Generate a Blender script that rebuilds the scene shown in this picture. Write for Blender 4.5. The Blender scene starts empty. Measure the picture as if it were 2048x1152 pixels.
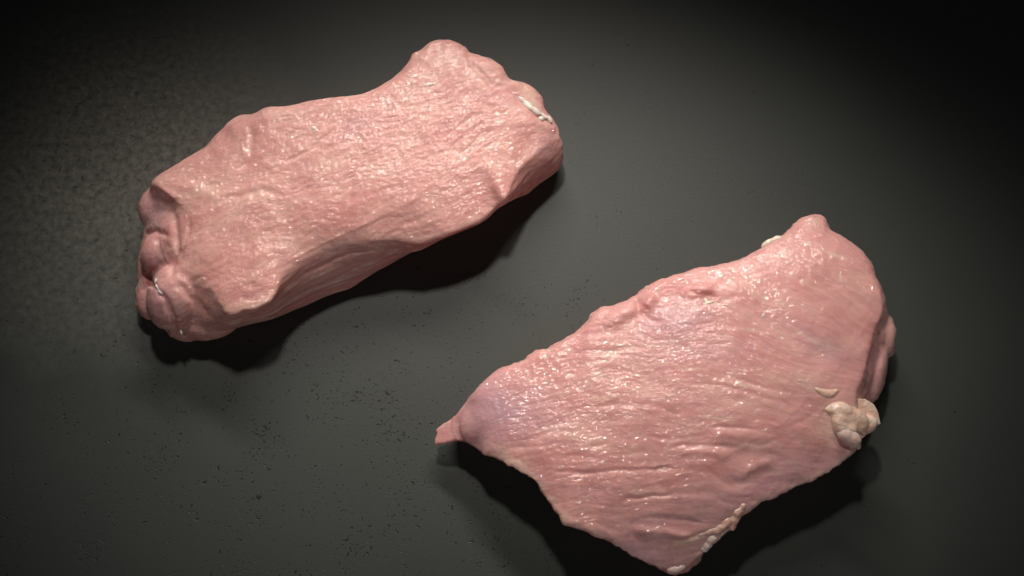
import bpy, math, numpy as np
from mathutils import Vector, Matrix

S = bpy.context.scene
C = S.collection
MM = 0.001

# ------------------------------------------------------------------ camera
TILT = math.radians(18.0)
DIST = 0.50
FPX = 2498.0                       # focal length in pixels of a 2048 px wide frame
cam_d = bpy.data.cameras.new('camera')
cam_d.sensor_width = 36.0
cam_d.lens = 36.0 * FPX / 2048.0
cam_d.clip_start = 0.01
cam_d.clip_end = 20.0
cam = bpy.data.objects.new('camera', cam_d)
C.objects.link(cam)
cam.location = (0, -DIST * math.sin(TILT), DIST * math.cos(TILT))
cam.rotation_euler = (TILT, 0, 0)
S.camera = cam
CP = np.array(cam.location)
RIGHT = np.array([1.0, 0, 0])
UP = np.array([0, math.cos(TILT), math.sin(TILT)])
FWD = np.array([0, math.sin(TILT), -math.cos(TILT)])

# ------------------------------------------------------------------ light
world = bpy.data.worlds.new('World')
S.world = world
world.use_nodes = True
bg = world.node_tree.nodes['Background']
bg.inputs[0].default_value = (0.9, 0.95, 1.0, 1)
bg.inputs[1].default_value = 0.008

def spot(name, loc, target, power, radius, angle, widen, colour):
    """a lamp with an oval beam shaped to darken the frame edges: its beam is `widen` times broader across than along"""
    d = bpy.data.lights.new(name, 'SPOT')
    d.energy = power
    d.color = colour
    d.shadow_soft_size = radius
    d.spot_size = math.radians(angle)
    d.spot_blend = 1.0
    o = bpy.data.objects.new(name, d)
    C.objects.link(o)
    o.location = loc
    z = (Vector(loc) - Vector(target)).normalized()
    x = (Vector((1, 0, 0)) - z * z.x).normalized()
    o.rotation_euler = Matrix((x, z.cross(x), z)).transposed().to_euler()
    o.scale = (widen, 1, 1)
    return o

# warm hood lamps beyond the board, one steep and a lower pair, and an unseen fill added in front
WARM = (1.0, 0.905, 0.82)
spot('hood_lamp', (-0.05, 0.42, 0.74), (0.0, -0.019, 0), 11.6, 0.040, 17.3, 2.15, WARM)
for k in range(9):                               # the row of small lamps of a long light bar
    q = k / 8.0
    spot('bar_lamp', (-0.21 + 0.40 * q, 0.74 - 0.26 * q, 0.44), (-0.002, -0.021, 0.01), 2.6, 0.034, 17.2, 2.05, WARM)
# unseen fill added on the near side to lift the dark meat walls
front_fill_d = bpy.data.lights.new('front_fill_light', 'AREA')
front_fill_d.energy = 2.3
front_fill_d.size = 1.0
front_fill_d.color = (1.0, 0.93, 0.90)
front_fill = bpy.data.objects.new('front_fill_light', front_fill_d)
C.objects.link(front_fill)
front_fill.location = (0.25, -1.25, 0.52)
front_fill.rotation_euler = (Vector((0, 0, 0)) - Vector(front_fill.location)).to_track_quat('-Z', 'Y').to_euler()

S.view_settings.view_transform = 'Standard'
S.view_settings.look = 'None'
S.view_settings.exposure = -0.08
S.view_settings.gamma = 1.0
S.cycles.max_bounces = 6
S.cycles.denoising_prefilter = 'ACCURATE'
S.cycles.caustics_reflective = False
S.cycles.caustics_refractive = False

# ------------------------------------------------------------------ helpers
def at(px, py, z_mm):
    """point at height z_mm (millimetres) that the photograph shows at pixel (px, py)"""
    d = FWD + RIGHT * ((px - 1024.0) / FPX) + UP * ((576.0 - py) / FPX)
    t = (z_mm * MM - CP[2]) / d[2]
    return CP + d * t

def to_px(P):
    """where points stand in the photograph, used to lay features out"""
    Q = P - CP
    w = Q @ FWD
    return np.stack([1024 + FPX * (Q @ RIGHT) / w, 576 - FPX * (Q @ UP) / w], 1)

def _hash(ix, iy, iz, seed):
    h = (ix.astype(np.int64) * 374761393 + iy.astype(np.int64) * 668265263
         + iz.astype(np.int64) * 2147483647 + seed * 1274126177) & 0xffffffff
    h = ((h ^ (h >> 13)) * 1274126177) & 0xffffffff
    h = ((h ^ (h >> 16)) * 2246822519) & 0xffffffff
    return (h ^ (h >> 15)) & 0xffffffff

def noise(P, seed=0):
    """gradient noise, about -1..1, P is (n,3)"""
    I = np.floor(P).astype(np.int64)
    F = P - I
    U = F * F * F * (F * (F * 6 - 15) + 10)
    out = 0
    for dx in (0, 1):
        for dy in (0, 1):
            for dz in (0, 1):
                h = _hash(I[:, 0] + dx, I[:, 1] + dy, I[:, 2] + dz, seed)
                gx = ((h & 1023) / 511.5) - 1
                gy = (((h >> 10) & 1023) / 511.5) - 1
                gz = (((h >> 20) & 1023) / 511.5) - 1
                g = gx * (F[:, 0] - dx) + gy * (F[:, 1] - dy) + gz * (F[:, 2] - dz)
                w = ((U[:, 0] if dx else 1 - U[:, 0]) * (U[:, 1] if dy else 1 - U[:, 1])
                     * (U[:, 2] if dz else 1 - U[:, 2]))
                out = out + g * w
    return out * 1.3

def fbm(P, octaves=3, seed=0, gain=0.5):
    a, s, o = 1.0, 0.0, 0.0
    for k in range(octaves):
        o = o + a * noise(P * (2.0 ** k), seed + k * 17)
        s += a
        a *= gain
    return o / s

def blob_mask(UV, blobs):
    """soft spots: (px, py, rx, ry, angle in degrees, strength)"""
    m = np.zeros(len(UV))
    for (x, y, rx, ry, ang, k) in blobs:
        a = math.radians(ang)
        dx, dy = UV[:, 0] - x, UV[:, 1] - y
        u = (dx * math.cos(a) + dy * math.sin(a)) / rx
        v = (-dx * math.sin(a) + dy * math.cos(a)) / ry
        m += k * np.exp(-(u * u + v * v))
    return m

def line_mask(UV, pts, width):
    """soft line along a polyline, fading at both ends"""
    best = np.full(len(UV), 1e9)
    tt = np.zeros(len(UV))
    pts = np.array(pts, float)
    L = np.concatenate([[0], np.cumsum(np.linalg.norm(np.diff(pts, axis=0), axis=1))])
    for k in range(len(pts) - 1):
        a, b = pts[k], pts[k + 1]
        ab = b - a
        t = np.clip(((UV - a) @ ab) / (ab @ ab), 0, 1)
        d = np.linalg.norm(UV - (a + t[:, None] * ab), axis=1)
        better = d < best
        best = np.where(better, d, best)
        tt = np.where(better, (L[k] + t * (L[k + 1] - L[k])) / L[-1], tt)
    fade = np.clip(np.minimum(tt, 1 - tt) * 5 + 0.12, 0, 1)
    return np.exp(-(best / width) ** 2) * fade

def mesh_from(verts, faces, name='mesh'):
    me = bpy.data.meshes.new(name)
    me.from_pydata([tuple(v) for v in verts], [], [tuple(f) for f in faces])
    me.update()
    return me

def voxel(verts, faces, size):
    """join overlapping shapes into one even skin, returned as numpy arrays"""
    me = mesh_from(verts, faces)
    o = bpy.data.objects.new('scratch', me)
    C.objects.link(o)
    m = o.modifiers.new('r', 'REMESH')
    m.mode = 'VOXEL'
    m.voxel_size = size
    dg = bpy.context.evaluated_depsgraph_get()
    ev = o.evaluated_get(dg)
    r = ev.to_mesh()
    n = len(r.vertices)
    V = np.empty(n * 3)
    r.vertices.foreach_get('co', V)
    V = V.reshape(-1, 3)
    nl = len(r.loops)
    LV = np.empty(nl, int)
    r.loops.foreach_get('vertex_index', LV)
    F = LV.reshape(-1, 4) if nl == 4 * len(r.polygons) else None
    if F is None:
        F = [tuple(p.vertices) for p in r.polygons]
    ev.to_mesh_clear()
    bpy.data.objects.remove(o)
    bpy.data.meshes.remove(me)
    return V, F

def edges_of(F):
    F = np.asarray(F)
    E = np.concatenate([F[:, [0, 1]], F[:, [1, 2]], F[:, [2, 3]], F[:, [3, 0]]])
    return E

def smooth(V, E, it, k=0.5):
    n = len(V)
    deg = np.bincount(E[:, 0], minlength=n) + np.bincount(E[:, 1], minlength=n)
    for _ in range(it):
        A = np.stack([np.bincount(E[:, 0], V[E[:, 1], c], n) + np.bincount(E[:, 1], V[E[:, 0], c], n)
                      for c in range(3)], 1) / np.maximum(deg, 1)[:, None]
        V = V + (A - V) * k
    return V

def normals(V, F):
    F = np.asarray(F)
    n = np.cross(V[F[:, 2]] - V[F[:, 0]], V[F[:, 3]] - V[F[:, 1]])
    N = np.zeros_like(V)
    for c in range(4):
        for d in range(3):
            N[:, d] += np.bincount(F[:, c], n[:, d], len(V))
    return N / np.maximum(np.linalg.norm(N, axis=1), 1e-12)[:, None]

def relax_top(V, F, E, spine):
    """round off the crown along the middle line, edges stay crisp"""
    px = to_px(V)
    pts = np.array([s[:2] for s in spine], float)
    best = np.full(len(V), 1e9)
    for k in range(len(pts) - 1):
        a, ab = pts[k], pts[k + 1] - pts[k]
        t = np.clip(((px - a) @ ab) / (ab @ ab), 0, 1)
        best = np.minimum(best, np.linalg.norm(px - (a + t[:, None] * ab), axis=1))
    w = np.clip((110 - best) / 60.0, 0, 1) * (V[:, 2] > 0.012)
    sel = np.where(w > 0)[0]
    idx = np.full(len(V), -1)
    idx[sel] = np.arange(len(sel))
    e = idx[E]
    e = e[(e >= 0).all(1)]
    z = V[sel, 2].copy()
    ww = w[sel]
    deg = np.maximum(np.bincount(e[:, 0], minlength=len(z)) + np.bincount(e[:, 1], minlength=len(z)), 1)
    for _ in range(400):
        a = (np.bincount(e[:, 0], z[e[:, 1]], len(z)) + np.bincount(e[:, 1], z[e[:, 0]], len(z))) / deg
        z = z + (a - z) * ww * 0.8
    V = V.copy()
    V[sel, 2] = z
    return V

def quad_object(name, V, F, mat, parent, attrs, origin):
    F = np.asarray(F)
    me = bpy.data.meshes.new(name)
    me.vertices.add(len(V))
    me.vertices.foreach_set('co', (V - origin).ravel())
    me.loops.add(len(F) * 4)
    me.loops.foreach_set('vertex_index', F.ravel())
    me.polygons.add(len(F))
    me.polygons.foreach_set('loop_start', np.arange(0, len(F) * 4, 4))
    me.polygons.foreach_set('use_smooth', np.ones(len(F), bool))
    me.update(calc_edges=True)
    for k, a in attrs.items():
        if a.ndim == 1:
            at_ = me.attributes.new(k, 'FLOAT', 'POINT')
            at_.data.foreach_set('value', a)
        else:
            at_ = me.attributes.new(k, 'FLOAT_VECTOR', 'POINT')
            at_.data.foreach_set('vector', a.ravel())
    me.materials.append(mat)
    o = bpy.data.objects.new(name, me)
    C.objects.link(o)
    o.parent = parent
    return o

def ball(c, r, rot=0.0, tilt=0.0, n=20):
    """ellipsoid (metres) with radii r, turned by rot about z after a tilt about y"""
    vs, fs = [], []
    cr, sr, ct, st = math.cos(rot), math.sin(rot), math.cos(tilt), math.sin(tilt)
    for i in range(n + 1):
        th = math.pi * i / n
        for j in range(2 * n):
            ph = math.pi * j / n
            x, y, z = r[0] * math.sin(th) * math.cos(ph), r[1] * math.sin(th) * math.sin(ph), r[2] * math.cos(th)
            x, z = x * ct + z * st, -x * st + z * ct
            x, y = x * cr - y * sr, x * sr + y * cr
            vs.append((c[0] + x, c[1] + y, c[2] + z))
    m = 2 * n
    for i in range(n):
        for j in range(m):
            a, b = i * m + j, i * m + (j + 1) % m
            fs.append((a, a + m, b + m, b))
    return vs, fs

def join(parts):
    V, F = [], []
    for v, f in parts:
        k = len(V)
        V.extend(v)
        F.extend([tuple(i + k for i in q) for q in f])
    return V, F

def pxball(px, py, z, rx, ry, rz, rot=0.0, tilt=0.0):
    """ellipsoid centred on a photographed pixel at height z; radii in mm, rot in degrees (screen sense)"""
    return ball(at(px, py, z), (rx * MM, ry * MM, rz * MM), math.radians(-rot), math.radians(tilt))

def plate(outline, z0, z1, xa, xb, thick):
    """thin flap: an outline given in pixels at a height running from z0 (at xa) to z1 (at xb), mm"""
    top = []
    for (x, y) in outline:
        z = z0 + (z1 - z0) * (x - xa) / (xb - xa)
        top.append(tuple(at(x, y, z)))
    n = len(top)
    bot = [(p[0], p[1], p[2] - thick * MM) for p in top]
    return top + bot, [tuple(range(n)), tuple(range(2 * n - 1, n - 1, -1))] + [
        (i, i + n, (i + 1) % n + n, (i + 1) % n) for i in range(n)]

# ------------------------------------------------------------------ materials
def new_mat(name):
    m = bpy.data.materials.new(name)
    m.use_nodes = True
    nt = m.node_tree
    return m, nt, nt.nodes, nt.links, nt.nodes['Principled BSDF']

class G:
    """short-hand for wiring nodes"""
    def __init__(s, nt):
        s.nt = nt
    def n(s, t, **kw):
        x = s.nt.nodes.new(t)
        for k, v in kw.items():
            setattr(x, k, v)
        return x
    def put(s, sock, v):
        if isinstance(v, bpy.types.NodeSocket):
            s.nt.links.new(v, sock)
        else:
            sock.default_value = v
    def math(s, op, a, b=0.0, clamp=False):
        x = s.n('ShaderNodeMath', operation=op, use_clamp=clamp)
        s.put(x.inputs[0], a)
        s.put(x.inputs[1], b)
        return x.outputs[0]
    def mix(s, f, a, b):
        x = s.n('ShaderNodeMix', data_type='RGBA')
        s.put(x.inputs[0], f)
        s.put(x.inputs[6], a)
        s.put(x.inputs[7], b)
        return x.outputs[2]
    def noise(s, vec, scale, detail=3, rough=0.5, dist=0.0):
        x = s.n('ShaderNodeTexNoise')
        s.put(x.inputs['Vector'], vec)
        x.inputs['Scale'].default_value = scale
        x.inputs['Detail'].default_value = detail
        x.inputs['Roughness'].default_value = rough
        x.inputs['Distortion'].default_value = dist
        return x.outputs['Fac']
    def ramp(s, v, lo, hi, a=0.0, b=1.0):
        x = s.n('ShaderNodeMapRange')
        s.put(x.inputs[0], v)
        x.inputs[1].default_value = lo
        x.inputs[2].default_value = hi
        x.inputs[3].default_value = a
        x.inputs[4].default_value = b
        return x.outputs[0]
    def attr(s, name, vec=False):
        x = s.n('ShaderNodeAttribute', attribute_name=name)
        return x.outputs['Vector'] if vec else x.outputs['Fac']
    def scale(s, v, sc):
        x = s.n('ShaderNodeMapping')
        s.put(x.inputs[0], v)
        x.inputs['Scale'].default_value = sc
        return x.outputs[0]
    def bump(s, h, strength, dist, normal=None):
        x = s.n('ShaderNodeBump')
        s.put(x.inputs['Height'], h)
        x.inputs['Strength'].default_value = strength
        x.inputs['Distance'].default_value = dist
        if normal is not None:
            s.put(x.inputs['Normal'], normal)
        return x.outputs[0]

def rgb(r, g, b):
    return (r, g, b, 1.0)

def flesh_material(name, streak=0.4, fine=1.0, base=(0.76, 0.385, 0.36)):
    m, nt, N, L, P = new_mat(name)
    g = G(nt)
    pos = g.attr('fibre', True)                      # millimetres: along the grain, across it, up
    fat, red, lil = g.attr('fat'), g.attr('red'), g.attr('lilac')
    n1 = g.noise(g.scale(pos, (0.06, 0.09, 0.09)), 1.0, 3)
    col = g.mix(g.ramp(n1, 0.35, 0.68), rgb(*base), rgb(base[0] * 1.10, base[1] * 1.22, base[2] * 1.18))
    nb = g.noise(g.scale(pos, (0.03, 0.07, 0.07)), 1.0, 4, 0.6, 0.5)
    col = g.mix(g.ramp(nb, 0.50, 0.66, 0, 0.45), col, rgb(0.74, 0.33, 0.31))
    col = g.mix(g.ramp(nb, 0.46, 0.32, 0, 0.55), col, rgb(0.84, 0.54, 0.46))
    n2 = g.noise(g.scale(pos, (0.12, 0.55, 0.55)), 1.0, 4, 0.6)
    col = g.mix(g.ramp(n2, 0.52, 0.72, 0, 0.42), col, rgb(0.66, 0.29, 0.26))
    n3 = g.noise(g.scale(pos, (0.10, 0.95, 0.95)), 1.0, 3, 0.6, 0.4)
    col = g.mix(g.ramp(n3, 0.60, 0.72, 0, streak), col, rgb(0.86, 0.60, 0.50))
    n4 = g.noise(g.scale(pos, (0.9, 1.3, 1.3)), 1.0, 3, 0.7)
    col = g.mix(g.ramp(n4, 0.55, 0.75, 0, 0.3), col, rgb(0.85, 0.57, 0.48))
    col = g.mix(lil, col, rgb(0.60, 0.37, 0.44))
    col = g.mix(red, col, rgb(0.56, 0.14, 0.12))
    fn = g.noise(pos, 0.8, 3, 0.6)
    fatm = g.math('MULTIPLY', fat, g.ramp(fn, 0.30, 0.62, 0.65, 1.1), clamp=True)
    col = g.mix(fatm, col, rgb(0.90, 0.70, 0.56))
    g.put(P.inputs['Base Color'], col)
    P.inputs['Subsurface Weight'].default_value = 0.5
    P.inputs['Subsurface Radius'].default_value = (1.0, 0.35, 0.22)
    P.inputs['Subsurface Scale'].default_value = 0.0035
    wet = g.noise(g.scale(pos, (0.16, 0.2, 0.2)), 1.0, 2, 0.5)
    g.put(P.inputs['Roughness'], g.ramp(wet, 0.38, 0.66, 0.46, 0.60))
    P.inputs['Specular IOR Level'].default_value = 0.22
    g.put(P.inputs['Coat Weight'], g.ramp(g.noise(g.scale(pos, (0.09, 0.13, 0.13)), 1.0, 4, 0.65), 0.38, 0.54, 0.4, 1.0))
    g.put(P.inputs['Coat Roughness'], g.ramp(wet, 0.45, 0.66, 0.045, 0.09))
    P.inputs['Coat IOR'].default_value = 1.6
    hi = g.noise(g.scale(pos, (0.56, 0.86, 0.86)), 1.0, 1, 0.5, 0.3)
    hf = g.noise(g.scale(pos, (0.2, 0.9, 0.9)), 1.0, 1, 0.5)
    hh = g.math('ADD', g.math('MULTIPLY', hi, 1.0), g.math('MULTIPLY', hf, 0.35))
    bn = g.bump(hh, 1.0, 0.00076 * fine)
    g.put(P.inputs['Normal'], g.bump(hh, 1.0, 0.00012 * fine))
    g.put(P.inputs['Coat Normal'], bn)
    return m

def fat_material(name, col_a, col_b, rough=0.35, fine=1.0):
    m, nt, N, L, P = new_mat(name)
    g = G(nt)
    pos = g.attr('fibre', True)
    n1 = g.noise(pos, 0.25, 4, 0.6)
    col = g.mix(g.ramp(n1, 0.35, 0.65), rgb(*col_a), rgb(*col_b))
    n2 = g.noise(pos, 1.1, 3, 0.6)
    col = g.mix(g.ramp(n2, 0.58, 0.72, 0, 0.4), col, rgb(0.88, 0.58, 0.48))
    g.put(P.inputs['Base Color'], col)
    P.inputs['Subsurface Weight'].default_value = 0.6
    P.inputs['Subsurface Radius'].default_value = (1.0, 0.7, 0.5)
    P.inputs['Subsurface Scale'].default_value = 0.002
    P.inputs['Roughness'].default_value = rough
    P.inputs['Coat Weight'].default_value = 0.6
    P.inputs['Coat Roughness'].default_value = 0.15
    bn = g.bump(g.noise(pos, 0.9, 3, 0.5), 1.0, 0.00025 * fine)
    g.put(P.inputs['Normal'], bn)
    g.put(P.inputs['Coat Normal'], bn)
    return m

def counter_material():
    m, nt, N, L, P = new_mat('dark_stone_counter')
    g = G(nt)
    tc = g.n('ShaderNodeTexCoord').outputs['Object']
    sep = g.n('ShaderNodeSeparateXYZ')
    g.put(sep.inputs[0], tc)
    broad = g.noise(tc, 9.0, 4, 0.55)
    col = g.mix(g.ramp(broad, 0.3, 0.7), rgb(0.043, 0.052, 0.049), rgb(0.049, 0.057, 0.052))
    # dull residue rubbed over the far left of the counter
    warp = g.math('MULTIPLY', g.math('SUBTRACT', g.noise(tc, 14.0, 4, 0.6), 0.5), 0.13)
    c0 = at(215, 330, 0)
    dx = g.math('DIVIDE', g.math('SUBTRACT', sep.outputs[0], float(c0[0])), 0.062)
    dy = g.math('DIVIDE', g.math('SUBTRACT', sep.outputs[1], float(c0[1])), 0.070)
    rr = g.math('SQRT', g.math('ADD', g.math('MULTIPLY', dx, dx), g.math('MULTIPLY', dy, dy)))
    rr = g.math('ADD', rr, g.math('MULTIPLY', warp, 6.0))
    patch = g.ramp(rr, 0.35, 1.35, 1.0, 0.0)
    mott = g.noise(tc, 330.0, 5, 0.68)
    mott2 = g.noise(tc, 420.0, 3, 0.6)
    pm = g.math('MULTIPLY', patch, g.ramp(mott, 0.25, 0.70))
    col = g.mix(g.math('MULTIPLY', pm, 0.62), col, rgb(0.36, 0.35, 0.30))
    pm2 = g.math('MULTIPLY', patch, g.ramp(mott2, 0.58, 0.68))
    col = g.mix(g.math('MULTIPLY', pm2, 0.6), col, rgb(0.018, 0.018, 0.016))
    # small dark chips, gathered in clusters towards the near left
    c1 = at(600, 960, 0)
    ex = g.math('DIVIDE', g.math('SUBTRACT', sep.outputs[0], float(c1[0])), 0.115)
    ey = g.math('DIVIDE', g.math('SUBTRACT', sep.outputs[1], float(c1[1])), 0.062)
    er = g.math('SQRT', g.math('ADD', g.math('MULTIPLY', ex, ex), g.math('MULTIPLY', ey, ey)))
    zone = g.ramp(er, 0.4, 2.2, 0.125, 0.035)
    clus = g.noise(tc, 55.0, 3, 0.6)
    chip = g.noise(g.scale(tc, (1, 1.15, 1)), 800.0, 2, 0.5, 0.6)
    thr = g.math('SUBTRACT', 0.815, g.math('ADD', zone, g.ramp(clus, 0.42, 0.72, 0.0, 0.11)))
    chips = g.math('MULTIPLY', g.math('SUBTRACT', chip, thr), 22.0, clamp=True)
    big = g.noise(g.scale(tc, (1, 1.3, 1)), 420.0, 2, 0.55, 0.8)
    chips = g.math('MAXIMUM', chips, g.math('MULTIPLY', g.math('SUBTRACT', big, g.math('ADD', thr, 0.015)), 22.0, clamp=True))
    col = g.mix(g.math('MULTIPLY', chips, 0.85), col, rgb(0.006, 0.006, 0.006))
    # few light specks
    sp = g.noise(tc, 700.0, 1, 0.5)
    col = g.mix(g.math('MULTIPLY', g.math('SUBTRACT', sp, 0.80), 12.0, clamp=True), col, rgb(0.16, 0.15, 0.13))
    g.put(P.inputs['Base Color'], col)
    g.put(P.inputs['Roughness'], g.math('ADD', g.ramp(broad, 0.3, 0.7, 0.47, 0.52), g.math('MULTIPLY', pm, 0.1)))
    P.inputs['Specular IOR Level'].default_value = 0.4
    h = g.math('SUBTRACT', g.math('ADD', g.math('MULTIPLY', g.noise(tc, 900.0, 3, 0.6), 0.25),
               g.math('MULTIPLY', g.math('MULTIPLY', patch, mott), 0.5)), g.math('MULTIPLY', chips, 1.0))
    g.put(P.inputs['Normal'], g.bump(h, 0.5, 0.0003))
    return m

# ------------------------------------------------------------------ the counter
hw, hd, th, bv = 0.75, 0.55, 0.03, 0.003
prof = [(-bv, 0.0), (0, -bv), (0, -th + bv), (-bv, -th)]
cv, cf = [], []
for (ins, z) in prof:
    for sx, sy in ((-1, -1), (1, -1), (1, 1), (-1, 1)):
        cv.append((sx * (hw + ins), 0.02 + sy * (hd + ins), z))
for k in range(3):
    for j in range(4):
        a, b = k * 4 + j, k * 4 + (j + 1) % 4
        cf.append((a, a + 4, b + 4, b))
cf.append((0, 1, 2, 3))
cf.append((15, 14, 13, 12))
counter = bpy.data.objects.new('countertop', mesh_from(cv, cf, 'countertop'))
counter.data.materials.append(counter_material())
counter['kind'] = 'structure'
C.objects.link(counter)

# ------------------------------------------------------------------ meat
def thing(name, label, cat, loc):
    o = bpy.data.objects.new(name, None)
    o.empty_display_size = 0.02
    C.objects.link(o)
    o.location = loc
    o['label'] = label
    o['category'] = cat
    return o

def catmull(P, n_each):
    P = np.asarray(P, float)
    n = len(P)
    out = []
    for i in range(n):
        p0, p1, p2, p3 = P[(i - 1) % n], P[i], P[(i + 1) % n], P[(i + 2) % n]
        for k in range(n_each):
            t = k / n_each
            out.append(0.5 * ((2 * p1) + (-p0 + p2) * t + (2 * p0 - 5 * p1 + 4 * p2 - p3) * t * t
                              + (-p0 + 3 * p1 - 3 * p2 + p3) * t ** 3))
    return np.array(out)

def loft(stations, spine, bulge=0.8):
    """stations: (Tx, Ty, Tz, Mx, My, Mz, inset) in px and mm going round; spine: (px, py, z) along the middle"""
    rows = []
    sp = np.array([at(*s) for s in spine])
    cen = sp.mean(0)
    for (tx, ty, tz, mx, my, mz, ins) in stations:
        T, M = at(tx, ty, tz), at(mx, my, mz)
        # nearest point on the spine
        best = None
        for k in range(len(sp) - 1):
            ab = sp[k + 1][:2] - sp[k][:2]
            t = float(np.clip(((M[:2] - sp[k][:2]) @ ab) / (ab @ ab), 0, 1))
            q = sp[k] + t * (sp[k + 1] - sp[k])
            d = np.linalg.norm(q[:2] - M[:2])
            if best is None or d < best[0]:
                best = (d, q)
        Sx = best[1]
        inward = Sx[:2] - M[:2]
        inward = inward / max(np.linalg.norm(inward), 1e-9)
        B = np.array([M[0] + inward[0] * ins * MM, M[1] + inward[1] * ins * MM, 0.0])
        rows.append(np.concatenate([Sx, T, M, B]))
    R = catmull(rows, 6)
    n = len(R)
    Sx, T, M, B = R[:, 0:3], R[:, 3:6], R[:, 6:9], R[:, 9:12]
    rings = []
    for k in range(1, 13):
        r = k / 12.0
        p = Sx + (T - Sx) * r
        p[:, 2] = T[:, 2] + (Sx[:, 2] - T[:, 2]) * (1 - r ** 2.2)
        rings.append(p)
    for k in range(1, 7):
        t = k / 6.0
        w = math.sin(t * math.pi)
        p = T + (M - T) * t
        out = M - Sx
        out[:, 2] = 0
        out /= np.maximum(np.linalg.norm(out, axis=1), 1e-9)[:, None]
        p = p + out * (w * bulge * MM)
        rings.append(p)
    for k in range(1, 5):
        t = k / 4.0
        p = M + (B - M) * t
        out = M - Sx
        out[:, 2] = 0
        out /= np.maximum(np.linalg.norm(out, axis=1), 1e-9)[:, None]
        p = p + out * (math.sin(t * math.pi) * 0.0012)
        p[:, 2] = np.maximum(p[:, 2], 0)
        rings.append(p)
    verts = [tuple(sp[k]) for k in range(0)]
    verts = np.concatenate(rings)
    faces = []
    K = len(rings)
    for k in range(K - 1):
        for j in range(n):
            a, b = k * n + j, k * n + (j + 1) % n
            faces.append((a, b, b + n, a + n))
    V = [tuple(v) for v in verts]
    # close top and bottom on a centre fan that follows the spine
    top_c = len(V)
    V.append(tuple(cen))
    first = rings[0]
    # the innermost ring is a thin loop round the spine: fill by pairing across
    for j in range(n):
        faces.append((j, top_c, (j + 1) % n))
    bot_c = len(V)
    V.append((cen[0], cen[1], 0.0))
    o = (K - 1) * n
    for j in range(n):
        faces.append((o + j, o + (j + 1) % n, bot_c))
    return V, faces

TASKS = {}
def fibre_coords(V, angle_fn, px):
    """grain-aligned coordinates in millimetres"""
    a = angle_fn(px)
    x, y, z = V[:, 0] / MM, V[:, 1] / MM, V[:, 2] / MM
    return x, y, z, a

def floor_clip(V, z=0.0002):
    V[:, 2] = np.maximum(V[:, 2], z)
    return V

def soft_part(name, shapes, vox, mat, parent, origin, amp=0.5, freq=0.35, it=6, seed=3, amp2=0.15):
    V, F = join(shapes)
    V, F = voxel(V, F, vox * MM)
    V = smooth(V, edges_of(F), it)
    Nn = normals(V, F)
    Q = V / MM
    V = V + Nn * ((fbm(Q * freq, 3, seed) * amp + fbm(Q * freq * 3.1, 2, seed + 5) * amp2)[:, None] * MM)
    V = floor_clip(V)
    o = quad_object(name, V, F, mat, parent, {'fibre': Q, 'fat': np.zeros(len(V)), 'red': np.zeros(len(V)),
                                               'lilac': np.zeros(len(V))}, origin)
    return o

# ---- stations: top crease px + height mm, outer skin px + height mm, inset of the foot mm
VOX = 0.55

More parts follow.
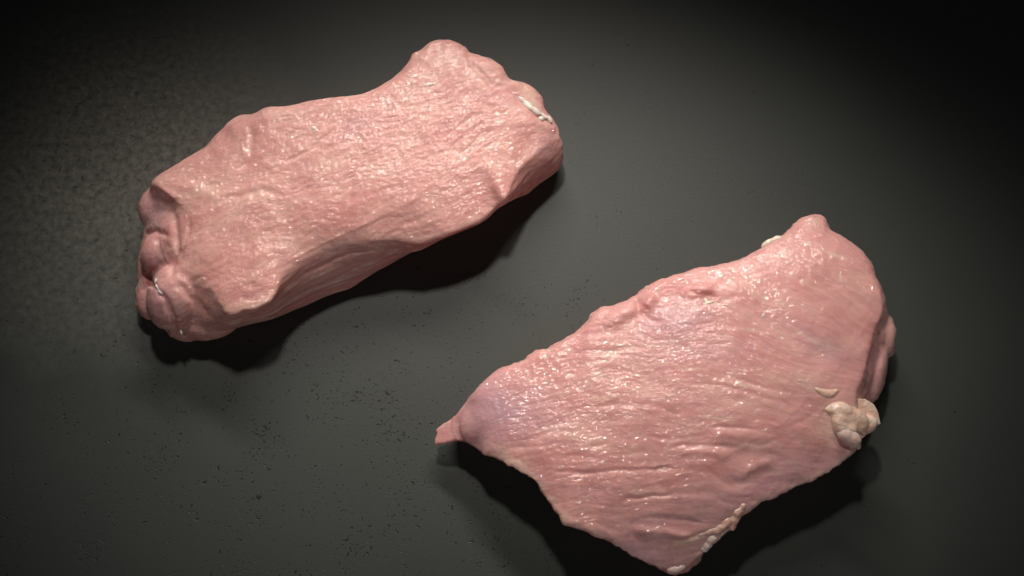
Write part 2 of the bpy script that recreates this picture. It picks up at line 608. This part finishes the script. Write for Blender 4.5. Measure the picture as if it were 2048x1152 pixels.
# first cut: long thick slab, upper left -------------------------------------------------
A = [
 # left end, going down (screen) from the upper-left corner
 (318, 372, 27, 304, 372, 20, 1), (338, 388, 28, 297, 392, 17, 1), (348, 412, 25, 290, 425, 16, 1),
 (350, 438, 26, 286, 450, 14, 1), (350, 465, 27, 284, 472, 13, 1), (352, 490, 26.5, 278, 494, 11, 1),
 (358, 508, 26.5, 277, 530, 10, 1), (366, 522, 26.5, 276, 562, 8, 1), (380, 532, 27.5, 284, 600, 8, 1),
 (392, 542, 27.5, 304, 631, 7, 2), (406, 556, 27.5, 326, 641, 6, 2), (418, 572, 27.5, 337, 664, 4, 2),
 (430, 588, 27.5, 349, 677, 4, 3), (442, 608, 27.5, 386, 675, 4, 4), (458, 625, 27.5, 430, 666, 4, 4),
 # front side, going right
 (494, 617, 27.5, 470, 656, 4, 4), (530, 605, 27.5, 503, 646, 4, 4), (545, 583, 27.5, 551, 634, 4, 4),
 (563, 556, 26.5, 590, 617, 4, 4), (592, 529, 25.5, 637, 598, 4, 4), (637, 505, 24.5, 672, 586, 4, 4),
 (690, 487, 24.5, 705, 574, 4, 4), (738, 482, 24.5, 746, 550, 5, 5), (790, 480, 23.5, 797, 518, 7, 6),
 (838, 487, 22.5, 842, 494, 12, 9), (893, 470, 24, 878, 470, 12, 9), (944, 450, 24, 925, 448, 12, 8),
 (967, 438, 24, 955, 430, 12, 7), (992, 416, 24, 985, 408, 10, 5), (1010, 398, 27, 1012, 400, 7, 4),
 # right-hand lobe
 (1022, 372, 26, 1054, 385, 5, 3), (1034, 345, 25, 1083, 362, 5, 3), (1055, 320, 24, 1107, 345, 6, 3),
 (1080, 300, 22, 1120, 333, 8, 3), (1095, 285, 21, 1127, 311, 10, 3), (1100, 268, 21, 1125, 286, 12, 3),
 (1096, 250, 22, 1116, 258, 14, 2), (1088, 236, 22, 1104, 240, 15, 2), (1070, 212, 23, 1084, 215, 15, 2),
 (1052, 190, 23, 1062, 190, 16, 2), (1030, 172, 24, 1036, 166, 18, 2), (1010, 166, 25, 1016, 162, 18, 2),
 (998, 146, 25, 1004, 142, 19, 2), (980, 130, 25, 985, 125, 19, 2), (960, 122, 25, 965, 117, 20, 2),
 (936, 114, 25, 940, 108, 20, 2), (926, 104, 25, 930, 97, 20, 2), (908, 94, 25, 912, 88, 20, 2),
 (882, 91, 25, 883, 83, 20, 2), (866, 97, 25, 860, 90, 20, 2), (852, 110, 26, 846, 105, 20, 2),
 (834, 119, 26, 826, 112, 20, 2), (822, 138, 27, 812, 132, 21, 2), (800, 158, 27, 792, 151, 21, 2),
 (772, 180, 28, 766, 173, 22, 2), (740, 195, 28, 736, 188, 22, 2), (702, 204, 29, 700, 197, 23, 2),
 (664, 207, 29, 662, 200, 23, 2), (626, 213, 29, 624, 206, 23, 2), (596, 220, 29, 592, 213, 23, 2),
 (566, 225, 29, 562, 217, 23, 2), (540, 226, 29, 535, 218, 23, 2), (516, 238, 29, 510, 231, 22, 2),
 (488, 246, 28, 482, 238, 22, 2), (466, 254, 27, 458, 246, 21, 2), (452, 270, 26, 443, 262, 20, 2),
 (436, 285, 26, 427, 278, 20, 2), (422, 303, 26, 413, 297, 20, 2), (404, 314, 26, 396, 307, 20, 2),
 (378, 330, 26, 370, 323, 20, 2), (350, 344, 26, 342, 341, 20, 2), (330, 356, 26, 318, 356, 20, 2),
]
A_SPINE = [(430, 470, 29.5), (520, 430, 30), (620, 380, 30.5), (730, 330, 30.5), (840, 270, 29), (930, 230, 27.5)]

def build_first():
    org = at(700, 400, 0)
    org[2] = 0
    root = thing('raw_meat_fillet', 'long thick raw pink fillet with folded left end, tall near side and pebbly wet top', 'meat', tuple(org))
    root['group'] = 'raw meat fillets on the dark countertop'
    shapes = [loft(A, A_SPINE, 1.8)]
    # lobes of the folded left end and the right end
    shapes += [
        pxball(318, 418, 12, 8, 10, 8, 0), pxball(318, 503, 15, 7, 9, 7, 20),
        pxball(305, 590, 7, 6.5, 10, 6.5, 0), pxball(360, 590, 14, 12, 15, 13, 30),
        pxball(372, 645, 6, 9, 8, 6, 0), pxball(420, 640, 8, 12, 8, 8, -15),
        pxball(1088, 298, 10, 7, 10, 8, 0), pxball(1060, 325, 9, 8, 7, 8, -30),
        pxball(894, 122, 16, 10, 9, 7, 0), pxball(1052, 196, 17, 9, 5.5, 5, 42),
        pxball(492, 270, 20, 9, 9, 6, -20),
        pxball(470, 608, 26.3, 5.5, 4.5, 1.5, -20), pxball(500, 600, 26.3, 8, 4.5, 1.5, -15), pxball(524, 588, 26, 5, 5, 1.5, -30),
    ]
    V, F = join(shapes)
    V, F = voxel(V, F, VOX * MM)
    E = edges_of(F)
    V = relax_top(smooth(V, E, 8), F, E, A_SPINE)
    N0 = normals(V, F)
    UV = to_px(V)
    Q = V / MM
    up = np.clip((N0[:, 2] - 0.25) / 0.45, 0, 1)
    # grain runs towards the upper right of the photograph
    ang = math.radians(27)
    ca, sa = math.cos(ang), math.sin(ang)
    al = Q[:, 0] * ca + Q[:, 1] * sa
    ac = -Q[:, 0] * sa + Q[:, 1] * ca
    warp = fbm(Q * 0.05, 2, 91) * 5
    fib = np.stack([al, ac + warp, Q[:, 2]], 1)
    # broad form, drapes and ridges
    d = fbm(Q * 0.055, 2, 1) * 0.75 + fbm(Q * 0.13, 2, 2) * 0.28 * (0.6 + 0.4 * up)
    rid = fbm(np.stack([al * 0.11, (ac + warp) * 0.36, Q[:, 2] * 0.3], 1), 3, 7)
    d += up * (rid * 0.24 + fbm(fib * np.array([0.30, 0.42, 0.42]), 2, 9) * 0.26)
    d += up * np.abs(noise(fib * np.array([0.45, 0.7, 0.7]), 12)) * 0.12
    side = (1 - up)
    sf = np.stack([al * 0.035, ac * 0.25, Q[:, 2] * 0.34 + al * 0.03], 1)
    d += side * (fbm(sf, 2, 21) * 0.9 + fbm(sf * np.array([1.5, 2.6, 2.6]), 2, 22) * 0.22)
    # folds and clefts
    grooves = [
        ([(345, 415), (352, 455), (356, 505), (342, 545), (322, 572)], 7, 1.5),
        ([(288, 468), (312, 462), (338, 472)], 5, 1.1), ([(300, 395), (325, 405), (345, 418)], 7, 0.7),
        ([(292, 545), (300, 566), (312, 574)], 5, 2.6), ([(314, 580), (330, 600), (350, 640), (352, 670)], 6, 1.5),
        ([(350, 560), (385, 600), (425, 638)], 7, 1.0),
        ([(1015, 400), (1024, 365), (1036, 325), (1060, 285), (1070, 262)], 12, 0.5),
        ([(502, 250), (505, 280), (500, 320), (470, 340)], 7, 0.9),
        ([(560, 330), (620, 300), (690, 240)], 4, 0.5), ([(650, 310), (680, 275), (700, 235)], 4, 0.5),
        ([(440, 400), (520, 380), (560, 385)], 6, 0.6), ([(360, 520), (372, 480), (380, 440)], 4, 0.8),
        ([(376, 528), (392, 490), (400, 468)], 3, 0.3),
        ([(933, 108), (945, 130), (985, 170), (1012, 172)], 5, 0.9),
        ([(1013, 166), (1035, 195), (1075, 235), (1104, 250)], 4, 0.9),
        ([(900, 295), (940, 265), (975, 235)], 3, 0.4), ([(915, 310), (955, 280), (990, 255)], 3, 0.4),
        ([(930, 330), (970, 295), (1005, 270)], 3, 0.4), ([(880, 280), (920, 250), (950, 225)], 3, 0.4),
        ([(500, 635), (600, 590), (700, 545), (760, 515)], 5, 0.9), ([(560, 600), (640, 560), (740, 515)], 4, 0.8),
        ([(610, 545), (700, 505), (800, 492)], 4, 0.7),
    ]
    for pts, w, dep in grooves:
        wob = np.stack([fbm(Q * 0.2, 2, 55), fbm(Q * 0.2, 2, 56)], 1) * 5
        d -= line_mask(UV + wob, pts, w) * dep * 0.75
    ridges = [([(325, 358), (380, 372), (430, 395), (520, 378)], 12, 0.5), ([(460, 640), (500, 625), (540, 600), (565, 560)], 5, 0.6)]
    for pts, w, h in ridges:
        d += line_mask(UV, pts, w) * h
    V = V + N0 * (d[:, None] * MM)
    V = smooth(V, E, 1, 0.3)
    V = floor_clip(V)
    UV = to_px(V)
    redm = (line_mask(UV, [(800, 486), (880, 478), (960, 445)], 12) * 0.55 * side
            + blob_mask(UV, [(299, 566, 7, 5, 30, 1.2), (1030, 300, 40, 20, -50, 0.12), (1060, 262, 25, 18, 0, 0.18)])
            + side * np.clip(fbm(sf * 1.3, 2, 31), 0, 1) * 0.3
            + side * 0.32)  # reddish glow from the lit top, painted into the side colour
    lil = blob_mask(UV, [(310, 420, 28, 38, 0, 0.5), (310, 520, 25, 30, 0, 0.35), (320, 600, 40, 40, 0, 0.35),
                         (700, 560, 170, 16, -22, 0.35), (1095, 300, 26, 40, 0, 0.3), (715, 250, 40, 16, -20, 0.3),
                         (1080, 345, 40, 16, -20, 0.2)])
    lip = line_mask(UV, [(345, 470), (362, 515), (400, 560), (440, 605), (460, 625), (530, 604), (560, 560), (600, 525)], 8)
    fatm = (lip * 0.22 + blob_mask(UV, [(480, 610, 40, 8, -8, 0.22), (1058, 190, 30, 9, 50, 0.5), (420, 390, 60, 14, 10, 0.22),
                           (640, 552, 50, 8, -22, 0.35 ), (950, 440, 60, 12, -24, 0.2), (560, 268, 18, 8, 0, .1)])
            + side * np.clip(fbm(sf * np.array([1, 1.8, 1.8]), 2, 41) - 0.04, 0, 1) * 1.7)
    mat = flesh_material('raw_flesh_coarse', streak=0.35, fine=1.15)
    quad_object('flesh', V, F, mat, root, {'fibre': fib, 'fat': np.clip(fatm, 0, 1), 'red': np.clip(redm, 0, 1),
                                            'lilac': np.clip(lil, 0, 1)}, org)
    # surface finder for laying small pieces on the meat
    def top(px, py):
        i = np.argmin((UV[:, 0] - px) ** 2 + (UV[:, 1] - py) ** 2 - V[:, 2] * 3e4)
        return V[i, 2] / MM
    fatw = fat_material('white_fat', (0.95, 0.84, 0.76), (0.93, 0.74, 0.66))
    def bit(name, pts, lift=0.0, vox=0.3, mat_=fatw, label=None, **kw):
        sh = [pxball(x, y, top(x, y) + lift - 0.62 * rz, rx, ry, rz, r) for (x, y, rx, ry, rz, r) in pts]
        o = soft_part(name, sh, vox, mat_, root, org, amp=0.25, amp2=0.1, it=3, **kw)
        if label:
            o['label'] = label
        return o
    bit('fat_streak', [(1044, 200, 2.6, 1.1, 0.7, 48), (1056, 211, 3.2, 1.7, 0.8, 45), (1069, 221, 3.0, 1.4, 0.8, 38),
                       (1086, 231, 2.4, 1.0, 0.8, 35), (1098, 239, 2.0, 1.2, 0.9, 60)],
        label='white strip of fat along the right end')
    fleck = fat_material('pink_fat', (0.93, 0.66, 0.58), (0.95, 0.72, 0.64))
    bit('fat_fleck', [(856, 171, 2.5, 1.2, 0.7, -15), (864, 169, 1.6, 0.9, 0.6, -15)], mat_=fleck)
    bit('fat_fleck', [(628, 257, 1.6, 1.2, 0.6, 0), (634, 262, 0.9, 0.7, 0.5, 0)], mat_=fleck)
    bit('fat_fleck', [(1082, 238, 1.3, 1.3, 0.9, 0)])
    bit('membrane', [(311, 562, 0.5, 1.3, 0.5, 10), (314, 574, 0.7, 1.4, 0.5, -30),
                     (321, 585, 1.3, 0.6, 0.5, 40)], label='thin white rag of membrane in the fold of the left end')
    bit('membrane', [(362, 664, 0.5, 1.4, 0.4, -25), (367, 671, 1.6, 0.5, 0.4, 20)], label='small pale curl of membrane at the near left foot')
    return root

# second cut: flatter fillet, lower right -------------------------------------------------
B = [
 (918, 852, 12.5, 906, 850, 10, 2), (922, 835, 14.5, 914, 830, 12, 3), (938, 808, 18, 931, 803, 14, 3),
 (956, 788, 22, 949, 782, 17, 3), (982, 762, 22, 975, 756, 17, 3), (1002, 747, 22, 997, 740, 17, 3),
 (1030, 736, 22, 1026, 729, 17, 3), (1048, 728, 22, 1044, 721, 17, 3), (1078, 709, 23, 1073, 702, 17, 3),
 (1098, 705, 23, 1095, 697, 18, 3), (1122, 690, 23, 1117, 683, 18, 3), (1158, 668, 23, 1153, 660, 18, 3),
 (1178, 652, 24, 1172, 643, 19, 3), (1190, 635, 24, 1183, 627, 19, 3), (1206, 622, 24, 1201, 614, 19, 3),
 (1232, 616, 24, 1230, 609, 19, 3), (1262, 603, 24, 1259, 596, 19, 3), (1286, 590, 24, 1282, 583, 19, 3),
 (1312, 573, 24, 1308, 567, 19, 3), (1344, 561, 24, 1340, 554, 19, 3), (1383, 547, 24, 1380, 540, 19, 3),
 (1430, 538, 24, 1428, 532, 19, 3), (1481, 525, 23, 1478, 519, 18, 3), (1520, 506, 22, 1516, 500, 17, 3),
 (1548, 491, 21, 1543, 485, 16, 3), (1574, 473, 20, 1568, 467, 15, 3), (1594, 456, 19, 1588, 451, 14, 3),
 (1610, 443, 18, 1606, 436, 14, 3), (1624, 439, 18, 1623, 432, 14, 3), (1642, 443, 18, 1646, 437, 14, 3),
 (1648, 452, 19, 1654, 448, 14, 3), (1657, 466, 20, 1664, 461, 15, 3), (1684, 483, 21, 1690, 476, 16, 3),
 (1716, 508, 22, 1723, 501, 16, 3), (1736, 532, 23, 1745, 527, 17, 3), (1746, 562, 24, 1754, 559, 17, 3),
 (1754, 583, 25, 1763, 580, 17, 3), (1762, 604, 25, 1772, 602, 16, 3), (1762, 628, 25, 1777, 628, 14, 3),
 (1752, 652, 25, 1786, 646, 12, 3), (1744, 674, 25, 1789, 668, 10, 3), (1738, 694, 25, 1788, 686, 8, 3),
 (1734, 715, 25, 1776, 702, 8, 3), (1729, 738, 25, 1770, 724, 7, 3), (1722, 760, 25, 1765, 748, 7, 3),
 (1712, 785, 25, 1756, 772, 7, 3), (1712, 812, 25, 1746, 806, 7, 4), (1716, 842, 25, 1726, 845, 8, 6),
 (1716, 872, 24, 1708, 870, 9, 7), (1716, 893, 23, 1704, 884, 10, 8), (1702, 908, 22, 1690, 896, 9, 8),
 (1678, 931, 21, 1668, 916, 9, 8), (1653, 945, 21, 1644, 930, 9, 9), (1624, 963, 21, 1616, 948, 9, 9),
 (1594, 974, 21, 1588, 958, 9, 9), (1568, 985, 21, 1560, 970, 9, 9), (1546, 998, 21, 1538, 982, 9, 9),
 (1518, 1006, 21, 1508, 992, 9, 9), (1483, 1034, 21, 1472, 1020, 9, 9), (1464, 1056, 20, 1452, 1044, 8, 9),
 (1443, 1078, 20, 1430, 1066, 8, 9), (1411, 1106, 18, 1398, 1094, 8, 9), (1378, 1130, 16, 1366, 1118, 7, 9),
 (1360, 1141, 15, 1350, 1128, 6, 8), (1338, 1140, 15, 1336, 1124, 6, 8), (1305, 1130, 17, 1304, 1114, 7, 9),
 (1282, 1121, 18, 1284, 1106, 8, 9), (1254, 1106, 20, 1260, 1090, 8, 9), (1233, 1092, 21, 1242, 1076, 9, 10),
 (1214, 1078, 22, 1226, 1064, 9, 10), (1190, 1073, 23, 1204, 1056, 9, 10), (1172, 1062, 23, 1186, 1044, 9, 10),
 (1144, 1055, 24, 1160, 1036, 10, 10), (1125, 1052, 24, 1142, 1030, 10, 10), (1122, 1034, 24, 1138, 1020, 10, 10),
 (1109, 1018, 24, 1124, 1004, 10, 10), (1086, 990, 24, 1100, 978, 10, 10), (1075, 971, 24, 1090, 960, 10, 10),
 (1058, 955, 24, 1074, 942, 10, 10), (1036, 943, 24, 1050, 930, 10, 10), (1016, 930, 23, 1028, 918, 10, 9),
 (1000, 920, 22, 1010, 908, 9, 8), (984, 914, 21, 994, 900, 8, 7), (970, 910, 20, 978, 896, 7, 6),
 (956, 900, 16.5, 962, 888, 6, 5), (940, 888, 13.5, 944, 880, 6, 4), (924, 876, 11.5, 922, 874, 7, 3),
 (914, 864, 11, 906, 863, 8.5, 2),
]
B_SPINE = [(1010, 830, 24), (1120, 860, 27), (1250, 870, 28), (1380, 830, 29), (1500, 760, 29), (1600, 660, 28), (1650, 580, 26)]

def build_second():
    org = at(1370, 800, 0)
    org[2] = 0
    root = thing('raw_meat_fillet', 'flatter raw pink fillet with pointed left tip and cream fat knob on right edge', 'meat', tuple(org))
    root['group'] = 'raw meat fillets on the dark countertop'
    shapes = [loft(B, B_SPINE)]
    shapes += [
        pxball(1767, 672, 10, 4.6, 9, 8, 0), pxball(1747, 742, 9.5, 4.6, 13, 9, 12),
        pxball(1395, 592, 21, 12, 5, 6, -10), pxball(1240, 640, 21, 12, 5, 5.5, -25),
        pxball(966, 842, 14, 8, 10, 6, 40),
        plate([(975, 800), (945, 806), (922, 823), (900, 838), (882, 849), (869, 860), (873, 867), (867, 878), (869, 891), (884, 888),
               (905, 882), (930, 880), (950, 886), (985, 880)], 9.5, 15.0, 867, 945, 2.4),
        pxball(1250, 1050, 16, 14, 6, 7, 25),
        pxball(1360, 1100, 12, 10, 8, 6, -30), pxball(1620, 480, 15, 8, 7, 5, 0),
    ]
    V, F = join(shapes)
    V, F = voxel(V, F, VOX * MM)
    E = edges_of(F)
    V = relax_top(smooth(V, E, 4), F, E, B_SPINE)
    N0 = normals(V, F)
    UV = to_px(V)
    Q = V / MM
    up = np.clip((N0[:, 2] - 0.2) / 0.45, 0, 1)
    side = 1 - up
    # grain: level over most of the cut, turning down to the right near the upper right end
    bend = 1 / (1 + np.exp(-(UV[:, 0] - 1480 + (UV[:, 1] - 700) * 0.5) / 90.0))
    bend = bend * np.clip((960 - UV[:, 1]) / 160.0, 0, 1)
    x0 = (1480 - 1024) * 0.2
    across = Q[:, 1] + 0.0028 * (Q[:, 0] - 60) ** 2 * 0.6 + 0.40 * np.maximum(Q[:, 0] - x0 * 0.9, 0) * np.clip((Q[:, 1] + 62) / 30, 0, 1)
    warp = fbm(Q * 0.045, 2, 191) * 5
    across = across + warp
    fib = np.stack([Q[:, 0], across, Q[:, 2] * 0.6], 1)
    d = fbm(Q * 0.05, 2, 101) * 1.2 + fbm(Q * 0.12, 2, 102) * 0.4
    rid = fbm(fib * np.array([0.035, 0.24, 0.24]), 3, 107)
    left = np.clip((UV[:, 1] - 700) / 200.0, 0.35, 1)
    d += up * (rid * 0.36 * left + fbm(fib * np.array([0.12, 0.5, 0.5]), 2, 109) * 0.20)
    d += up * (fbm(Q * 0.4, 2, 115) * 0.18)
    sv = np.stack([Q[:, 0] * 0.22, Q[:, 1] * 0.28, Q[:, 2] * 0.05], 1)
    d += side * (fbm(sv, 3, 121) * 1.0)
    grooves = [
        ([(1000, 900), (1060, 893), (1120, 888)], 4, 0.7), ([(1172, 895), (1225, 889)], 5, 1.0),
        ([(1090, 940), (1160, 947), (1250, 938), (1380, 934)], 4, 1.3), ([(1245, 998), (1290, 995), (1350, 989)], 4, 1.5),
        ([(1350, 890), (1420, 890), (1480, 894)], 4, 1.3), ([(1300, 876), (1340, 878), (1410, 870)], 4, 0.8),
        ([(1280, 1036), (1335, 1036), (1410, 1046)], 5, 1.2), ([(1330, 1083), (1375, 1078), (1420, 1060)], 4, 1.1),
        ([(1415, 855), (1470, 855), (1520, 860)], 4, 1.2), ([(1490, 885), (1520, 890), (1560, 880)], 4, 0.7),
        ([(1120, 912), (1200, 915), (1300, 905)], 4, 0.6), ([(1160, 815), (1250, 808), (1330, 812)], 4, 0.6),
        ([(1360, 765), (1440, 770), (1540, 800), (1600, 810)], 4, 0.7), ([(1440, 745), (1530, 775), (1620, 790)], 4, 0.5),
        ([(1270, 585), (1278, 620), (1300, 640), (1330, 645)], 6, 1.8), ([(1370, 580), (1410, 590), (1440, 600)], 8, 1.8),
        ([(1395, 605), (1440, 606), (1480, 590)], 5, 0.8),
        ([(1130, 705), (1230, 702), (1300, 690)], 6, 0.9), ([(1140, 668), (1200, 668), (1250, 660)], 5, 0.6),
        ([(1745, 690), (1738, 740), (1728, 790)], 4, 0.9), ([(1762, 700), (1752, 750), (1742, 800)], 4, 1.0),
        ([(1776, 640), (1762, 665), (1760, 700)], 5, 1.5),
        ([(1660, 800), (1650, 830), (1655, 870), (1690, 900)], 6, 0.7), ([(1560, 860), (1620, 835), (1670, 790)], 5, 0.5),
        ([(1440, 975), (1500, 960), (1545, 925)], 10, 1.0), ([(1300, 960), (1340, 985), (1430, 985)], 6, 0.6),
        ([(960, 880), (1000, 890), (1050, 880), (1120, 860)], 5, 0.5),
    ]
    wob = np.stack([fbm(Q * 0.15, 2, 155), fbm(Q * 0.15, 2, 156)], 1) * 7
    for pts, w, dep in grooves:
        d -= line_mask(UV + wob, pts, w) * dep * 0.34
    ridges = [([(1080, 1000), (1130, 1040), (1200, 1062), (1250, 1085)], 9, 0.5),
              ([(1260, 1060), (1330, 1065), (1390, 1075)], 9, 0.9), ([(1350, 905), (1400, 903), (1460, 912)], 8, 0.5),
              ([(1480, 950), (1520, 930), (1545, 920)], 10, 0.6), ([(1310, 590), (1290, 615)], 12, 1.4),
              ([(1420, 870), (1500, 872)], 7, 0.3)]
    for pts, w, h in ridges:
        d += line_mask(UV + wob, pts, w) * h
    # ragged little lips along the overhanging edges
    rim = np.clip(1 - np.abs(N0[:, 2]) * 1.4, 0, 1)
    d += rim * np.clip(fbm(Q * 0.33, 2, 141), -0.4, 1) * 0.8
    # smooth taut membrane near the left tip
    taut = np.clip(blob_mask(UV, [(990, 830, 75, 65, -40, 1.2), (900, 862, 50, 36, -20, 1.3)]), 0, 1)
    d *= (1 - 0.6 * taut)
    V = V + N0 * (d[:, None] * MM)
    V = smooth(V, E, 1, 0.3)
    V = floor_clip(V)
    UV = to_px(V)
    redm = blob_mask(UV, [(1400, 585, 42, 12, 10, 0.55), (1285, 618, 12, 14, 0, 0.4), (1690, 900, 26, 10, -35, 0.3),
                          (1550, 1003, 10, 5, 0, 0.7), (1420, 940, 30, 12, -30, 0.2), (1640, 870, 20, 30, 0, 0.15),
                          (1740, 700, 12, 60, 10, 0.35)]) + side * 0.14
    lil = blob_mask(UV, [(985, 820, 62, 62, -45, 0.72), (1070, 830, 60, 40, 0, 0.35), (1350, 640, 70, 30, -10, 0.5),  # lilac membrane tone; the left tip's bluish sheen is painted in too
                         (1640, 690, 60, 25, 30, 0.35), (1280, 1100, 60, 24, 15, 0.6), (1430, 1000, 60, 40, 0, 0.2),
                         (1560, 960, 110, 30, -25, 0.4), (1690, 920, 40, 20, -35, 0.4), (1300, 1040, 80, 10, 0, 0.3),
                         (1200, 985, 60, 14, 0, 0.2), (1390, 700, 120, 25, 0, 0.2), (1745, 740, 25, 70, 8, 0.3)])
    sv2 = np.stack([Q[:, 0] * 0.5 + Q[:, 1] * 0.25, Q[:, 1] * 0.16, Q[:, 2] * 0.05], 1)
    wall = np.clip(blob_mask(UV, [(1752, 740, 24, 75, 8, 1.3)]), 0, 1) * side
    lip = line_mask(UV, [(950, 895), (1000, 918), (1058, 952), (1086, 988), (1122, 1035), (1128, 1050), (1200, 1072), (1250, 1102)], 12) + line_mask(UV, [(1700, 905), (1650, 945), (1590, 974), (1520, 1004), (1470, 1050), (1400, 1110), (1350, 1140)], 10)
    fatm = (lip * 0.3 + blob_mask(UV, [(1690, 848, 48, 38, 0, 0.75)]) + wall * np.clip(np.abs(noise(sv2, 161)) * -6 + 1, 0, 1) * 1.2
            + blob_mask(UV, [(1625, 442, 30, 9, 0, 0.25), (1120, 1045, 22, 12, 0, 0.30), (1020, 915, 40, 9, 35, 0.4),
                             (1670, 940, 40, 9, -35, 0.25), (1385, 770, 50, 5, 10, 0.2), (1500, 775, 50, 5, 15, 0.2)])
            + line_mask(UV + wob, [(1330, 1092), (1390, 1078), (1440, 1050)], 5) * 0.6)
    for pts in ([(1470, 655), (1530, 665)], [(1290, 690), (1340, 688)], [(1470, 770), (1520, 775)], [(1590, 765), (1640, 785)],
                [(1640, 500), (1700, 520)], [(1600, 560), (1660, 590)], [(1180, 800), (1240, 790)], [(1400, 830), (1480, 842)],
                [(1350, 735), (1420, 740)], [(1580, 655), (1640, 690), (1680, 700)]):
        fatm += line_mask(UV + wob * 0.5, pts, 3.0) * 0.5
    mat = flesh_material('raw_flesh_grained', streak=0.6, fine=0.95, base=(0.75, 0.375, 0.365))
    quad_object('flesh', V, F, mat, root, {'fibre': fib, 'fat': np.clip(fatm, 0, 1), 'red': np.clip(redm, 0, 1),
                                            'lilac': np.clip(lil, 0, 1)}, org)
    def top(px, py):
        i = np.argmin((UV[:, 0] - px) ** 2 + (UV[:, 1] - py) ** 2 - V[:, 2] * 3e4)
        return V[i, 2] / MM
    cream = fat_material('cream_fat', (0.98, 0.62, 0.49), (0.99, 0.77, 0.65), fine=1.0)
    pale = fat_material('pale_fat', (0.96, 0.74, 0.67), (0.93, 0.64, 0.57), 0.3, 0.7)
    # knob of fat at the right edge
    knob = soft_part('fat_knob', [
        plate([(1672, 806), (1700, 799), (1730, 796), (1749, 809), (1758, 825), (1763, 848), (1748, 853), (1738, 863), (1724, 878),
               (1700, 882), (1682, 862), (1672, 836)], 26.2, 20.5, 1672, 1763, 3.4),
        pxball(1666, 822, 25.6, 3.6, 2.2, 2.0, 20), pxball(1682, 820, 26.4, 4.6, 3.0, 2.4, 10), pxball(1680, 842, 26, 3.2, 5, 2.6, 0),
        pxball(1698, 834, 25.4, 5, 4.4, 2.2, 0), pxball(1716, 842, 24, 4.4, 4.0, 2.6, 30), pxball(1692, 858, 25, 4.2, 4.0, 2.6, 0),
        pxball(1734, 850, 22, 4.2, 3.2, 2.6, -30)],
        0.32, cream, root, org, amp=0.7, freq=0.24, it=6, seed=203, amp2=0.12)
    knob['label'] = 'lumpy cream coloured knob of fat on the right edge'
    lobe = soft_part('fat_lobe', [pxball(1700, 874, 25, 4.4, 2.8, 2.6, 30), pxball(1690, 868, 26, 3.2, 2.6, 2.2, 30),
                                  pxball(1708, 882, 24, 2.6, 2.6, 2.2, 0), pxball(1716, 891, 22, 1.2, 1.6, 1.0, 0)],
                     0.28, pale, root, org, amp=0.2, it=4, seed=205, amp2=0.08)
    lobe['label'] = 'smooth whitish lobe of fat below the cream knob'
    def bit(name, pts, lift=0.0, vox=0.3, mat_=pale, label=None, seed=7, amp=0.25):
        sh = [pxball(x, y, top(x, y) + lift - 0.62 * rz, rx, ry, rz, r) for (x, y, rx, ry, rz, r) in pts]
        o = soft_part(name, sh, vox, mat_, root, org, amp=amp, amp2=0.12, it=3, seed=seed)
        if label:
            o['label'] = label
        return o
    peach = fat_material('peach_fat', (0.93, 0.58, 0.47), (0.93, 0.64, 0.52), 0.3, 0.6)
    bit('fat_flake', [(1638, 781, 2.4, 1.0, 0.8, 28), (1648, 786, 3.2, 1.5, 1.0, 14), (1658, 787, 3.0, 1.6, 1.0, -6),
                      (1668, 784, 2.0, 1.1, 0.8, -20)], 0.3, mat_=peach, label='peach coloured flake beside the fat knob')
    bit('fat_strip', [(1484, 1012, 1.8, 1.4, 1.2, 0), (1476, 1022, 2.4, 1.8, 1.4, -50), (1468, 1036, 2.6, 2.2, 1.6, -60),
                      (1464, 1050, 1.6, 2.2, 1.4, 0), (1452, 1044, 3.2, 1.8, 1.4, -40), (1440, 1056, 3.4, 1.6, 1.3, -35),
                      (1424, 1062, 3.2, 1.2, 1.0, -20), (1408, 1068, 2.6, 0.8, 0.8, -15)], 0.0,
        label='pale ragged strip of fat along the near right edge', amp=0.5, mat_=fat_material('sinewy_fat', (0.86, 0.49, 0.41), (0.90, 0.60, 0.49)))
    bit('fat_strip', [(1424, 1076, 2.2, 1.8, 1.1, -30), (1416, 1086, 2.4, 2.0, 1.1, -50), (1408, 1096, 1.8, 1.6, 0.9, 0)],
        label='short pale lump of fat below the ragged strip')
    bit('fat_tip', [(1350, 1138, 3.4, 1.6, 1.6, -8), (1342, 1142, 1.8, 1.2, 1.2, 0), (1362, 1134, 2.0, 1.3, 1.2, -30)],
        label='whitish nub at the nearest corner')
    soft_part('fat_nub', [pxball(1539, 485, 17, 2.4, 1.4, 1.6, -35), pxball(1551, 479, 17, 2.6, 1.4, 1.6, -25),
                          pxball(1530, 491, 16.5, 1.8, 1.2, 1.6, -45), pxball(1556, 480, 17, 2.2, 2.0, 1.6, 0)],
              0.3, fat_material('ivory_fat', (0.95, 0.84, 0.70), (0.93, 0.76, 0.62)), root, org, amp=0.4, it=2, seed=231)['label'] = 'ivory nub of fat behind the far edge'
    bit('fat_fleck', [(1526, 632, 1.0, 1.3, 0.6, 20)])
    bit('fat_fleck', [(1600, 762, 1.8, 0.8, 0.6, 20), (1608, 766, 1.2, 0.7, 0.5, 20)], mat_=peach)
    bit('fat_fleck', [(1419, 606, 2.6, 0.9, 0.8, -15), (1411, 602, 0.9, 1.4, 0.7, 0)], mat_=peach)
    return root

build_first()
build_second()
